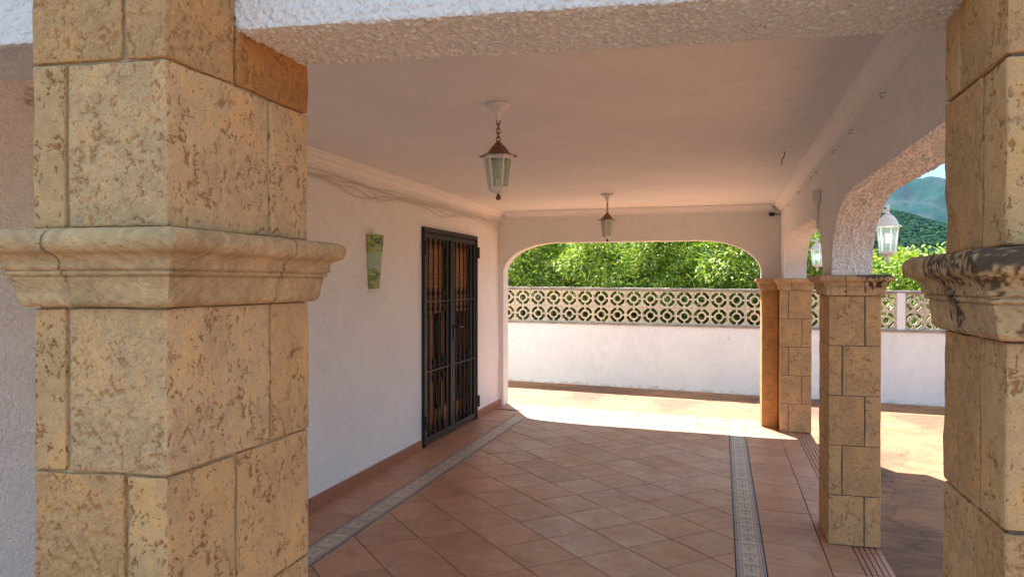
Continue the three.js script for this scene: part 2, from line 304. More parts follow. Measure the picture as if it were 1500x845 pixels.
  for (let k = 0; k < 2; k++) {
    const oy = 105 + k * 256;
    for (const d of [-1, 1]) {
      x.beginPath(); x.arc(128 + d * 26, oy, 30, d > 0 ? 2.6 : 0.5, d > 0 ? 7.6 : -4.4, d < 0); x.stroke();
      x.beginPath(); x.arc(128 + d * 27, oy + 2, 11, 0, 7); x.stroke();
      x.beginPath(); x.moveTo(128, oy + 92); x.quadraticCurveTo(128 + d * 50, oy + 80, 128 + d * 44, oy + 36); x.stroke();
      x.beginPath(); x.moveTo(128, oy + 112); x.lineTo(128 + d * 34, oy + 136); x.stroke();
    }
    x.beginPath(); x.moveTo(128, oy + 30); x.lineTo(128, oy + 150); x.stroke();
  }
  const bt = new THREE.CanvasTexture(cv); bt.colorSpace = THREE.SRGBColorSpace; bt.anisotropy = 8;
  const bm = [1.0, 1.08, 0.92].map((k) => std({ color: L(k, k * 0.98, k * 0.96), map: bt, bumpMap: tileBump, bumpScale: 0.0006, roughness: 0.42 }));
  const bord = (x0, x1, z0, z1, along) => mesh('border_tile', prism([[x0 + gap, z0 + gap], [x1 - gap, z0 + gap], [x1 - gap, z1 - gap], [x0 + gap, z1 - gap]], 0.0003,
    (px, pz) => along ? [(px - x0) / (x1 - x0), (pz - z0) / 0.33] : [(pz - z0) / (z1 - z0), (px - x0) / 0.33]), bm[Math.floor(rnd() * 3)], fl);
  for (let i = 0; i < zs.length - 1; i++) {
    const a = zs[i], bz = Math.min(zs[i + 1], ZF); if (bz - a < 0.02) continue;
    bord(BRi, BRo, a, bz, true); bord(BLo, BLi, a, bz, true);
  }
  for (let xx = BLi; xx < BRi - 0.01; xx += 0.33) bord(xx, Math.min(xx + 0.33, BRi), ZFi, ZF, false);
}

// ---------------------------------------------------------------- yard, terrain
{
  const P = [], U = [], x0 = -16, x1 = 16, z0 = -18, z1 = 12;
  for (const [x, z] of [[x0, z0], [x1, z0], [x1, z1], [x0, z1]]) { P.push(x, yardY(x), -z); U.push(x, z); }
  const g = new THREE.BufferGeometry(); g.setAttribute('position', new THREE.Float32BufferAttribute(P, 3)); g.setAttribute('uv', new THREE.Float32BufferAttribute(U, 2)); g.setIndex([0, 1, 2, 0, 2, 3]); g.computeVertexNormals();
  structure(mesh('yard_paving', g, M.yard));
  const lw = new THREE.PlaneGeometry(32, 16, 1, 1).rotateX(-Math.PI / 2); const lp = lw.attributes.position; for (let i = 0; i < 4; i++) lp.setXYZ(i, lp.getX(i), yardY(lp.getX(i)) + 0.004, lp.getZ(i) + 8 + 1.6); lw.computeVertexNormals();
  structure(mesh('gravel', lw, std({ color: L(0.15, 0.155, 0.16), map: concMap, roughness: 1 })));
  const t = new THREE.CircleGeometry(6000, 64).rotateX(-Math.PI / 2).translate(0, -0.75, 0); structure(mesh('ground', t, M.soil));
}

// ---------------------------------------------------------------- house with its covered porch
const bumpy = (p, f, a) => { const q = 0.6 * n3(p[0] * f, p[1] * f, p[2] * f) + 0.3 * n3(p[0] * f * 0.55 + 7, p[1] * f * 0.55, p[2] * f * 0.55) + 0.1 * n3(p[0] * f * 2.2, p[1] * f * 2.2, p[2] * f * 2.2); return a * (sst(0.42, 0.8, q) * 1.25 - 0.35) + a * 0.25 * (n3(p[0] * f * 2.6, p[1] * f * 2.6, p[2] * f * 2.6) - 0.5); };
function roughen(g, f, a) {     // moves the edge and the reveal of an extruded wall in and out, so that they are uneven like thrown plaster
  const p = g.attributes.position, gr = g.groups.find((q) => q.materialIndex === 1), key = (i) => Math.round(p.getX(i) * 5e3) + ',' + Math.round(p.getY(i) * 5e3), acc = new Map(), u = new THREE.Vector3(), v = new THREE.Vector3(), w = new THREE.Vector3();
  for (let i = gr.start; i < gr.start + gr.count; i += 3) {
    u.fromBufferAttribute(p, i); v.fromBufferAttribute(p, i + 1).sub(u); w.fromBufferAttribute(p, i + 2).sub(u); v.cross(w).normalize();
    for (let k = 0; k < 3; k++) { const q = key(i + k), c = acc.get(q) || [0, 0]; c[0] += v.x; c[1] += v.y; acc.set(q, c); }
  }
  let dep = 0; for (let i = 0; i < p.count; i++) dep = Math.max(dep, p.getZ(i));
  for (let i = gr.start; i < gr.start + gr.count; i++) { const c = acc.get(key(i)), l = Math.hypot(c[0], c[1]) || 1, x = p.getX(i), y = p.getY(i), z = p.getZ(i), d = z < 1e-4 || z > dep - 1e-4 ? 0 : bumpy([x, y, z], f, a); p.setXYZ(i, x + c[0] / l * d, y + c[1] / l * d, z); }
  const o = g.clone(); o.clearGroups(); o.computeVertexNormals();
  const N = toCreasedNormals(o, 0.8).attributes.normal, M2 = o.attributes.normal;
  for (let i = gr.start; i < gr.start + gr.count; i++) M2.setXYZ(i, N.getX(i), N.getY(i), N.getZ(i)); return o;
}
const fine = (pts, st, want = () => true) => { const o = []; pts.forEach((p, i) => { const q = pts[(i + 1) % pts.length], l = Math.hypot(q[0] - p[0], q[1] - p[1]), n = want(p, q) ? Math.max(1, Math.round(l / st)) : 1; for (let k = 0; k < n; k++) { const x = mix(p[0], q[0], k / n), y = mix(p[1], q[1], k / n), e = n > 1 || want(p, q) ? 0.006 : 0; o.push(new THREE.Vector2(x + e * (n3(x * 70, y * 70, 3) - 0.5), y + e * (n3(x * 70 + 9, y * 70, 8) - 0.5))); }; }); return o; };
const basket = (a, b, y0, top, rx, ry, n = 26) => {   // outline of a three-centred opening from (a, y0) up and over to (b, y0)
  const o = [[a, y0]]; for (let i = 0; i <= n; i++) { const t = Math.PI / 2 * i / n; o.push([a + rx * (1 - Math.cos(t)), top - ry + ry * Math.sin(t)]); }
  for (let i = n; i >= 0; i--) { const t = Math.PI / 2 * i / n; o.push([b - rx * (1 - Math.cos(t)), top - ry + ry * Math.sin(t)]); } o.push([b, y0]); return o;
};
const CE = 2.32, house = thing('house', 'white stucco house with a covered porch and arched openings', 'house');
{
  // wall with the doorway (shape in z, y)
  const sh = new THREE.Shape([[0.98, -0.6], [8.65, -0.6], [8.65, 2.6], [0.98, 2.6]].map((p) => new THREE.Vector2(...p)));
  sh.holes.push(new THREE.Path([[6.07, -0.02], [7.55, -0.02], [7.55, 1.975], [6.07, 1.975]].map((p) => new THREE.Vector2(...p))));
  let g = new THREE.ExtrudeGeometry(sh, { depth: 0.24, bevelEnabled: false, curveSegments: 1 }).rotateY(Math.PI / 2);   // z -> x, x -> -z
  g.translate(XL - 0.24, 0, 0); g = boxUV(g); g.computeVertexNormals(); mesh('side_wall', g, M.stucco, house);
  // the rest of the body, outside the picture: it shades the place and closes the rooms
  for (const [w, h, d, x, y, z] of [[5.2, 3.2, 0.25, -5.4, 1, 1.11], [5.2, 3.2, 0.25, -5.4, 1, 8.52], [0.25, 3.2, 7.6, -7.9, 1, 4.8], [5.1, 0.1, 7.1, -5.35, -0.02, 4.8]]) { const b = boxUV(box(w, h, d, x, y, -z)); b.computeVertexNormals(); mesh('outer_wall', b, M.stucco, house); }
  { const b = boxUV(box(5.3, 2.9, 7.6, -5.3, CE + 0.41 + 1.45, -4.82)); b.computeVertexNormals(); mesh('upper_storey', b, M.stucco, house); }
  // roof slab
  const rf = boxUV(box(9.2, 0.34, 7.78, -3.56, CE + 0.24, -4.82)); rf.computeVertexNormals(); mesh('roof_slab', rf, M.stucco, house);
  const cl = boxUV(box(3.5, 0.07, 7.5, -0.98, CE + 0.035, -4.9)); cl.computeVertexNormals(); mesh('ceiling', cl, M.ceiling, house);
  // end wall with its arch (shape in x, y)
  const op = basket(-2.51, 0.42, -0.3, 1.945, 0.66, 0.36);
  const out = [[-2.56, -0.3], ...op, [0.615, -0.3 + 1.8], [0.615, CE], [-2.56, CE]];
  let e = new THREE.ExtrudeGeometry(new THREE.Shape(fine(out, 0.014, (p, q) => p[1] > 0.1 || q[1] > 0.1)), { depth: 0.2, steps: 12, bevelEnabled: false }); e = roughen(e, 75, 0.004).translate(0, 0, -8.65);
  // the part above the pilaster only
  mesh('end_wall', boxUV(e), M.stucco, house);
  // arcade (shape in z, y), two arches on the pillars
  const a1 = basket(1.72, 4.61, 1.515, 1.932, 0.66, 0.38), a2 = basket(5.03, 8.0, 1.515, 1.932, 0.66, 0.38);
  const ao = [[1.2, 1.515], ...a1, ...a2, [8.65, 1.515], [8.65, CE], [1.2, CE]];
  let a = new THREE.ExtrudeGeometry(new THREE.Shape(fine(ao, 0.0085, (p, q) => p[1] < 2.2 && q[1] < 2.2)), { depth: 0.215, steps: 30, bevelEnabled: false }); a = roughen(a, 130, 0.008).rotateY(Math.PI / 2).translate(0.615, 0, 0);
  mesh('arcade_wall', boxUV(a), M.stucco, house);
  // beam over the entrance: slightly askew to the porch
  const beam = (x0, x1, st) => {
    const w = x1 - x0, h = 0.46, d = 0.232, bg = gridBox(w, h, d, st, 0.007, (p, n) => bumpy([p[0] + x0 * 3, p[1], p[2]], 215, 0.004), 0, 0);
    const P = bg.attributes.position; bg.translate((x0 + x1) / 2, 1.937 + h / 2, 0);
    for (let i = 0; i < P.count; i++) P.setZ(i, P.getZ(i) - (1.177 + d / 2 + 0.105 * (P.getX(i) + 0.86)));
    mesh('beam', smooth(bg), M.beam, house);
  };
  beam(-0.872, 0.42, 0.0027); beam(-2.57, -1.12, 0.008); beam(0.55, 0.9, 0.02);
  // plaster cornice
  const pr = [[0, 0], [0.085, 0], [0.085, -0.012], [0.07, -0.018], [0.06, -0.03], [0.035, -0.045], [0.026, -0.06], [0.012, -0.066], [0.012, -0.078], [0, -0.08]].map((p) => new THREE.Vector2(...p));
  const corn = (len, ry, x, z) => { let c = new THREE.ExtrudeGeometry(new THREE.Shape(pr), { depth: len, bevelEnabled: false }); c.rotateY(ry); c.translate(x, CE + 0.001, z); c = boxUV(c); c.computeVertexNormals(); mesh('cornice', c, M.cornice, house); };
  corn(7.05, 0, XL - 0.002, -8.452); corn(7.0, 0, 0, 0);
  house.children.pop();                                                   // the arcade side is mirrored below
  { let c = new THREE.ExtrudeGeometry(new THREE.Shape(pr.map((p) => new THREE.Vector2(-p.x, p.y)).reverse()), { depth: 7.05, bevelEnabled: false }).translate(0.617, CE + 0.001, -8.452); c = boxUV(c); c.computeVertexNormals(); mesh('cornice', c, M.cornice, house); }
  corn(3.0, -Math.PI / 2, 0.53, -8.452); house.children.pop();
  { let c = new THREE.ExtrudeGeometry(new THREE.Shape(pr), { depth: 3.01, bevelEnabled: false }).rotateY(-Math.PI / 2); c.translate(0.532, CE + 0.0005, -8.452); c = boxUV(c); c.computeVertexNormals(); mesh('cornice', c, M.cornice, house); }
  // skirting tiles along the wall
  for (let z = 1.2; z < 8.64; z += 0.333) {
    const b = Math.min(z + 0.329, 8.655); let lo = z, hi = b;
    if (hi > 6.04 && lo < 6.04) hi = 6.04; else if (lo >= 6.04 && hi < 7.58) continue; else if (lo < 7.58 && hi > 7.58) lo = 7.58;
    if (hi - lo < 0.03) continue;
    mesh('skirting_tile', rbox(0.014, 0.085, hi - lo, 0.003), skirtMat, house).position.set(XL + 0.007 + rr(0, 0.002), 0.037, -(lo + hi) / 2);
  }
}

// ---------------------------------------------------------------- stone pillars
const capProfile = [[-0.11, 0], [-0.004, 0], [0.008, 0.0005], [0.0135, 0.004], [0.0165, 0.011], [0.0175, 0.02], [0.0195, 0.036], [0.0225, 0.047], [0.0245, 0.0505], [0.0215, 0.0515], [0.0225, 0.0535], [0.0285, 0.0545], [0.030, 0.0605], [0.0265, 0.0615], [0.0275, 0.0635], [0.0335, 0.0645], [0.0345, 0.071], [0.033, 0.0735], [0.035, 0.08], [0.0385, 0.0855], [0.044, 0.0895], [0.0515, 0.092], [0.0575, 0.0955], [0.061, 0.102], [0.0622, 0.11], [0.0605, 0.119], [0.055, 0.127], [0.046, 0.1315], [0.034, 0.133], [0.012, 0.134], [-0.03, 0.134], [-0.11, 0.134]];
function capSweep(hx, hz, h, a, b, st, inset, relief, stain, sd) {   // a, b: [side, t] ends of the piece; sides 0 front, 1 right, 2 back, 3 left
  const rows = [], side = (s, t) => rows.push([s, t]);
  const go = (s, t0, t1) => { const l = (s & 1 ? hz : hx) * 2, n = Math.max(2, Math.round(Math.abs(t1 - t0) / 2 * l / st)); for (let i = 0; i <= n; i++) side(s, mix(t0, t1, i / n)); };
  if (b === null) { for (let s = 0; s < 4; s++) go(s, -1, 1); } else { go(a[0], a[1], 1); go(b[0], -1, b[1]); }
  const prof = []; capProfile.forEach((p, i) => { if (i) { const q = capProfile[i - 1], l = Math.hypot(p[0] - q[0], p[1] - q[1]), n = Math.max(1, Math.round(l / (st * 0.8))); for (let k = 1; k < n; k++) prof.push([mix(q[0], p[0], k / n), mix(q[1], p[1], k / n)]); } prof.push(p); });
  const pos = [], uv = [], col = [], idx = [], m = prof.length;
  rows.forEach(([s, t], i) => prof.forEach(([o0, y0], j) => {
    const o = (o0 > 0 ? o0 * 0.92 : o0) - inset, y = y0 / 0.134 * h, ex = hx + o, ez = hz + o;
    // front faces the camera (+z in three), going round front: left -> right, right: front -> back ...
    let x, z; if (s === 0) { x = t * ex; z = ez; } else if (s === 1) { x = ex; z = -t * ez; } else if (s === 2) { x = -t * ex; z = -ez; } else { x = -ex; z = t * ez; }
    if (relief && o > -0.02) { const f = 26, d = relief * ((n3(x * f + sd, y * f * 1.6, z * f) - 0.5) + 0.5 * (n3(x * f * 3 + sd, y * f * 3, z * f * 3) - 0.5)); const l = Math.hypot(x / ex, z / ez); x += d * x / ex / l; z += d * z / ez / l; pos.push(x, y + d * 0.5 * (j > m * 0.7 ? 1 : 0), z); } else pos.push(x, y, z);
    uv.push((s & 1 ? z : x) + s * 0.7 + sd, y + Math.max(0, -o)); const k = stain ? stain(x, y, z) : 0; col.push(mix(1, 0.07, k), mix(1, 0.065, k), mix(1, 0.065, k));
  }));
  for (let i = 0; i < rows.length - 1; i++) for (let j = 0; j < m - 1; j++) { const A = i * m + j, B = A + m; idx.push(A, B, B + 1, A, B + 1, A + 1); }
  const g = new THREE.BufferGeometry(); g.setAttribute('position', new THREE.Float32BufferAttribute(pos, 3)); g.setAttribute('uv', new THREE.Float32BufferAttribute(uv, 2)); g.setAttribute('color', new THREE.Float32BufferAttribute(col, 3)); g.setIndex(idx); return smooth(g);
}
function pillar(label, o) {
  const { x0, x1, z0, z1, y0, courses, cap, sh = 0, step, group } = o, w = x1 - x0, d = z1 - z0, cx = (x0 + x1) / 2, cz = (z0 + z1) / 2;
  const t = thing('stone_pillar', label, 'pillar', cx, y0, cz, group);
  const skew = (g) => { if (sh) { const p = g.attributes.position; for (let i = 0; i < p.count; i++) p.setZ(i, p.getZ(i) - sh * p.getX(i)); smooth(g); } return g; };
  const J = o.joint ?? (o.dark ? 0.0026 : 0.0032), ins = o.fineStep ? 0.0155 : 0.008;
  const top = courses[courses.length - 1].y1 - y0;
  const core = boxUV(box(w - ins, top, d - ins, 0, top / 2, 0)); skew(core); core.computeVertexNormals(); mesh('mortar_core', core, o.dark ? M.mortarDark : M.mortar, t);
  for (const c of courses) {
    const h = c.y1 - c.y0 - J;
    const blocks = c.solid ? [[0, 1, 0, 1]] : [[0, c.fx, 0, c.fz], [c.fx, 1, 0, c.fz], [0, 1, c.fz, 1]];
    blocks.forEach(([a, b, e, f], i) => {
      const bw = (b - a) * w - (a > 0 || b < 1 ? J : 0), bd = (f - e) * d - (e > 0 || f < 1 ? J : 0), sd = rnd() * 90;
      const am = o.relief ?? 0.0035;
      const px = (a > 0 ? a * w + J / 2 * (b < 1 ? 0 : 2) : 0) + bw / 2 - w / 2, pz = (e > 0 ? e * d + J : 0) + bd / 2 - d / 2;
      const near = o.fineStep && c.y1 > 0.85 && c.y0 < 2.0, pf = /Rough|orange/.test(c.m[i % c.m.length].split('|')[0]) ? pitB : pitA, g = gridBox(bw, h, bd, near ? o.fineStep : step, Math.min(0.0055, step), (p, nn, e2, tu, tv) => am * (n3(p[0] * 13 + sd, p[1] * 13, p[2] * 13) - 0.55 + 0.6 * (n3(p[0] * 34 + sd, p[1] * 34, p[2] * 34) - 0.5)) - (near && e2 ? e2 * 0.0042 * pf(tu / 0.3 - Math.floor(tu / 0.3), tv / 0.3 - Math.floor(tv / 0.3)) : 0), sd, sd * 0.7);
      g.translate(px, c.y0 + h / 2 + J / 2 - y0, -pz);
      const [mf, ms] = c.m[i % c.m.length].split('|'); if (ms) { g.addGroup(0, g.userData.front, 0); g.addGroup(g.userData.front, g.index.count - g.userData.front, 1); }
      mesh('stone', skew(g), ms ? [S[ms], S[mf]] : S[mf], t);
    });
  }
  const [c0, c1] = cap, hx = w / 2, hz = d / 2;
  const put = (g, name, m) => { g.translate(0, c0 - y0, 0); mesh(name, skew(g), m, t); };
  const mg = capSweep(hx, hz, c1 - c0, null, null, 0.02, 0.0022, 0, null, 0); put(mg, 'cap_mortar', o.dark ? M.mortarDark : M.mortar);
  const js = o.capJoints ?? [-0.25, 0.35, 0.1, -0.2], e = 0.003;
  for (let s = 0; s < 4; s++) { const n = (s + 1) % 4, ls = (s & 1 ? hz : hx), ln = (n & 1 ? hz : hx); put(capSweep(hx, hz, c1 - c0, [s, js[s] + e / ls / 2], [n, js[n] - e / ln / 2], o.capStep ?? 0.012, 0, 0.0045, o.stain, rnd() * 40), 'cap_stone', S.cap); }
  return t;
}
const A = (y0, y1, ...m) => ({ y0, y1, fx: 0.26, fz: 0.67, m }), B = (y0, y1, ...m) => ({ y0, y1, fx: 0.69, fz: 0.42, m });
const stackUp = (y0, top, n, pat, mats) => { const o = [], h = (top - y0) / n; for (let i = 0; i < n; i++) { const k = n - 1 - i; o.push((pat[k % 2] === 'A' ? A : B)(y0 + i * h, y0 + (i + 1) * h, ...mats[i % mats.length])); } return o; };
{
  const fy = floorY(-1);
  pillar('large cream stone pillar rising from the tiled porch beside the white beam, with clean moulded cap', {
    x0: -1.118, x1: -0.866, z0: 0.985, z1: 1.412, y0: fy, sh: 0.09, step: 0.02, fineStep: 0.0038, relief: 0.0045, capStep: 0.006, cap: [1.43, 1.56], capJoints: [-0.28, 0.28, 0.1, -0.2],
    courses: [...stackUp(fy, 0.878, 3, 'BA', [['tanRough', 'cream', 'tan'], ['tan', 'creamRough', 'cream']]), B(0.878, 1.154, 'tanRough', 'tan', 'tan'), A(1.154, 1.43, 'tan', 'creamRough|cream', 'tan'), A(1.56, 1.835, 'tan', 'creamRough|cream', 'cream'), B(1.835, 2.11, 'tanRough', 'tanRough', 'orange'), A(2.11, 2.33, 'tan', 'tanRough', 'tan')],
  });
  const fr = floorY(0.6);
  const lich = (x, y, z) => { const q = 0.6 * n3(x * 24 + 3, y * 20, z * 24) + 0.4 * n3(x * 70, y * 60, z * 70), b = n3(x * 190, y * 150, z * 190 + 5), up = sst(0.05, 0.11, y); const edge = z > 0.02 || x < -0.2 ? 1 : 0.5; return 0.92 * sst(0.5, 0.64, 0.62 * q + 0.38 * b + 0.17 * up - 0.04) * edge * (z > -0.03 ? 1 : 0.25); };
  pillar('weathered stone corner pillar with black lichen on its moulded cap, under the end of the beam', {
    x0: 0.385, x1: 0.83, z0: 1.2, z1: 1.5, y0: fr, dark: true, step: 0.02, fineStep: 0.005, relief: 0.006, capStep: 0.004, cap: [1.388, 1.52], capJoints: [-0.55, 0.3, 0.1, -0.25], stain: lich, joint: 0.004, sh: 0.06,
    courses: [...stackUp(fr, 0.845, 3, 'AB', [['tan', 'tan', 'tanRough'], ['tanRough', 'tan', 'tan']]), B(0.845, 1.117, 'tanRough', 'tan', 'tan'), { y0: 1.117, y1: 1.388, fx: 0.5, fz: 0.36, m: ['tan', 'tan', 'tanRough'] }, { y0: 1.52, y1: 1.79, fx: 0.55, fz: 0.34, m: ['tan', 'tan', 'tanRough'] }, { y0: 1.79, y1: 2.06, fx: 0.6, fz: 0.72, m: ['tanRough', 'tan', 'tan'] }, A(2.06, 2.33, 'tan', 'tanRough', 'tan')],
  });
  const drip = (x, y, z) => { if (x < -0.03) return 0; const c = n3(x * 130 + z * 60, 3, z * 90), l = 0.115 - 0.105 * n3(x * 55 + 4, 8, z * 55) * sst(-0.03, 0.04, x), run = sst(0.46, 0.6, c) * sst(l - 0.012, l + 0.012, y), rim = sst(0.098, 0.112, y + 0.02 * (n3(x * 70, y * 70, z * 70) - 0.5)) * sst(-0.03, 0.07, x + 0.1 * (n3(x * 60, y * 60, z * 60) - 0.5)); return 0.93 * Math.max(run, rim); };
  const mats = [['curl', 'tan', 'tan'], ['curl', 'worn', 'tan'], ['worn', 'curl', 'tan'], ['tan', 'curl', 'cream']];
  pillar('stone arcade pillar with dark drip stains on its cap, between the two side arches', { x0: 0.605, x1: 0.885, z0: 4.645, z1: 5.08, y0: fr, dark: true, step: 0.03, relief: 0.004, capStep: 0.004, cap: [1.395, 1.518], capJoints: [-0.3, 0.2, 0.1, 0], stain: drip, courses: stackUp(fr, 1.395, 5, 'BA', mats) });
  pillar('honey coloured stone pillar at the far corner of the terrace, under the last side arch', { x0: 0.585, x1: 0.885, z0: 8.03, z1: 8.6, y0: fr, dark: true, step: 0.04, relief: 0.004, cap: [1.395, 1.518], capStep: 0.014, courses: stackUp(fr, 1.395, 5, 'AB', mats) });
  pillar('narrow orange stone pilaster carrying the end arch, against the far corner pillar', { x0: 0.415, x1: 0.576, z0: 8.24, z1: 8.62, y0: floorY(0.5), step: 0.04, relief: 0.004, cap: [1.395, 1.518], capStep: 0.014, courses: stackUp(floorY(0.5), 1.395, 5, 'AB', [['honey']]).map((c) => ({ ...c, solid: true })) });
}

// ---------------------------------------------------------------- door: iron grille in front, wooden balcony door with roller shutter behind
{
  const t = thing('grille_door', 'black wrought iron double security door with turned bars', 'door', XL, 0.005, 6.81);
  const Y = 1.965, bx = (n, w, h, d, x, y, z) => { const m = mesh(n, rbox(w, h, d, 0.0025), M.iron, t); m.position.set(x, y, -z); return m; };
  for (const s of [-1, 1]) bx('frame_post', 0.05, Y, 0.042, 0.005, Y / 2, s * 0.722);
  bx('frame_head', 0.05, 0.04, 1.4, 0.005, Y - 0.02, 0);
  const bal = (y0, y1) => {                  // bar with a turned knob near each end
    const k = [[0.0001, 0], [0.010, 0], [0.010, 0.012], [0.014, 0.02], [0.014, 0.026], [0.009, 0.034], [0.017, 0.05], [0.021, 0.066], [0.017, 0.084], [0.009, 0.098], [0.0135, 0.106], [0.0135, 0.112], [0.0075, 0.122]];
    const h = y1 - y0; return lathe([...k.map(([r, y]) => [r, y]), ...k.slice().reverse().map(([r, y]) => [r, h - y])], 8).translate(0, y0, 0);
  };
  const secs = [bal(0.075, 0.655), bal(0.668, 1.29), bal(1.303, 1.90)];
  for (const s of [-1, 1]) {
    const lo = s < 0 ? -0.697 : 0.006, hi = s < 0 ? -0.006 : 0.697, c = (lo + hi) / 2, w = hi - lo;
    const q = (a, h, d, y, z, x = 0) => rbox(a, h, d, 0.0025).translate(x, y, -z);
    const leaf = mesh('leaf_frame', mergeGeometries([q(0.036, Y - 0.05, 0.045, Y / 2 - 0.02, -w / 2 + 0.0235), q(0.036, Y - 0.05, 0.045, Y / 2 - 0.02, w / 2 - 0.0235), q(0.034, 0.045, w - 0.096, Y - 0.07, 0), q(0.034, 0.055, w - 0.096, 0.045, 0)]), M.iron, t); leaf.position.z = -c;
    mesh('crossbar', q(0.03, 0.013, w - 0.096, 0.6615, 0), M.iron, leaf); mesh('crossbar', q(0.03, 0.013, w - 0.096, 1.2965, 0), M.iron, leaf);
    mesh('lock_plate', q(0.006, Y - 0.17, 0.06, Y / 2 - 0.01, w / 2 - 0.078, -0.006), M.iron, leaf);
    for (let i = 0; i < 4; i++) for (const g of secs) mesh('baluster', g, M.iron, leaf).position.z = -(-w / 2 + 0.115 + i * 0.122);
  }
  for (const [z, y] of [[-0.735, 1.78], [-0.735, 0.22], [0.75, 1.79], [0.75, 0.19]]) mesh('hinge', lathe([[0.0001, -0.06], [0.014, -0.06], [0.015, -0.057], [0.015, -0.002], [0.012, 0], [0.015, 0.002], [0.015, 0.057], [0.014, 0.06], [0.0001, 0.06]], 10), M.iron, t).position.set(0.034, y, -z);
  const hd = mesh('handle', tube([[0.02, 1.03, 0.03], [0.055, 1.03, 0.03], [0.07, 1.03, 0.05], [0.07, 1.028, 0.15]], 0.009, 14, 8), M.iron, t); hd.position.z = 0;
  bx('lock_escutcheon', 0.008, 0.16, 0.036, 0.022, 0.98, 0.03);

  const d = thing('balcony_door', 'wooden balcony door with half lowered slatted shutter behind the iron grille', 'door', XL - 0.115, 0.005, 6.81);
  const wb = (n, w, h, dd, x, y, z, m = M.wood) => { const q = mesh(n, gridBox(w, h, dd, 9, 0.003, null, rnd() * 3, rnd() * 3), m, d); q.position.set(x, y, -z); };
  wb('jamb', 0.08, 1.95, 0.07, 0, 0.985, -0.69); wb('jamb', 0.08, 1.95, 0.07, 0, 0.985, 0.69); wb('stile', 0.05, 1.9, 0.085, -0.02, 0.97, -0.22); wb('stile', 0.05, 1.9, 0.08, -0.02, 0.97, 0.06);
  wb('bottom_rail', 0.045, 0.22, 1.29, -0.025, 0.12, 0); wb('sill', 0.16, 0.03, 1.47, 0.02, -0.005, 0);
  wb('glass', 0.006, 1.65, 1.28, -0.06, 1.07, 0, M.darkGlass);
  for (let i = 0; i < 17; i++) wb('slat', 0.014, 0.0435, 1.3, 0.06, 1.945 - i * 0.0465, 0);
  wb('track', 0.03, 1.94, 0.03, 0.055, 0.98, -0.665, M.conc); wb('track', 0.03, 1.94, 0.03, 0.055, 0.98, 0.665, M.conc);
}

// ---------------------------------------------------------------- lanterns
function hexRing(r0, y0, r1, y1, parent, m, inset = 0.006) {      // six panes and six ribs between two hexagons
  for (let i = 0; i < 6; i++) {
    const a = i * Math.PI / 3, b = a + Math.PI / 3, P = (r, t, y) => new THREE.Vector3(r * Math.cos(t), y, r * Math.sin(t));
    const k = 0.95, q = [P(r0 * k, a, y0), P(r0 * k, b, y0), P(r1 * k, b, y1), P(r1 * k, a, y1)], g = new THREE.BufferGeometry().setFromPoints([q[0], q[1], q[2], q[0], q[2], q[3]]); g.setAttribute('uv', new THREE.Float32BufferAttribute([0, 0, 1, 0, 1, 1, 0, 0, 1, 1, 0, 1], 2)); g.computeVertexNormals();
    mesh('pane', g, m, parent);
    const p0 = P(r0, a, y0), p1 = P(r1, a, y1), c = new THREE.CylinderGeometry(inset, inset, p0.distanceTo(p1), 6); const rb = mesh('rib', c, M.white, parent);
    rb.position.copy(p0).add(p1).multiplyScalar(0.5); rb.quaternion.setFromUnitVectors(new THREE.Vector3(0, 1, 0), p1.clone().sub(p0).normalize());
  }
}
const hexLathe = (pts) => toCreasedNormals(lathe(pts, 6).rotateY(Math.PI / 6 * 3), 0.5);
function pendant(x, z, label, turn) {
  const t = thing('pendant_lantern', label, 'lantern', x, CE, z, 'lanterns hanging from the porch ceiling'); t.rotation.y = turn;
  mesh('ceiling_rose', lathe([[0.0001, 0], [0.056, 0], [0.058, -0.006], [0.056, -0.014], [0.046, -0.02], [0.03, -0.028], [0.02, -0.04], [0.014, -0.052], [0.010, -0.07], [0.007, -0.08], [0.0001, -0.081]], 24), M.white, t);
  for (let i = 0; i < 5; i++) { const l = mesh('chain_link', new THREE.TorusGeometry(0.0105, 0.0032, 6, 12).scale(0.8, 1.25, 1), M.copper, t); l.position.y = -0.088 - i * 0.0205; l.rotation.y = i % 2 ? Math.PI / 2 : 0.2; }
  mesh('roof', hexLathe([[0.0001, -0.174], [0.008, -0.176], [0.012, -0.184], [0.018, -0.189], [0.032, -0.204], [0.044, -0.219], [0.052, -0.232], [0.058, -0.237], [0.094, -0.249], [0.094, -0.252], [0.06, -0.244], [0.0001, -0.236]]), M.copper, t);
  const rim = mesh('cage_rim', hexLathe([[0.0001, -0.246], [0.074, -0.246], [0.074, -0.256], [0.066, -0.264], [0.05, -0.264]]), M.white, t);
  hexRing(0.066, -0.258, 0.044, -0.4, rim, M.pane);
  mesh('base', hexLathe([[0.035, -0.396], [0.048, -0.396], [0.048, -0.405], [0.036, -0.418], [0.02, -0.427], [0.0001, -0.428]]), M.white, t);
  mesh('finial', lathe([[0.0001, -0.424], [0.008, -0.426], [0.006, -0.434], [0.012, -0.44], [0.0135, -0.447], [0.009, -0.455], [0.0001, -0.458]], 12), M.copper, t);
  mesh('bulb', lathe([[0.0001, -0.296], [0.012, -0.3], [0.016, -0.325], [0.012, -0.352], [0.0001, -0.36]], 12), M.white, t);
  const lh = mesh('lamp_holder', lathe([[0.0001, -0.25], [0.014, -0.25], [0.014, -0.3], [0.0001, -0.3]], 12), M.white, t); lh.castShadow = true;
  return t;
}
pendant(-1.02, 3.35, 'white lantern with brown roof hanging on a chain, in front of the black grille door', 0.15);
pendant(-1.05, 7.03, 'white lantern with brown roof hanging on a chain, close to the end arch', 0.5);
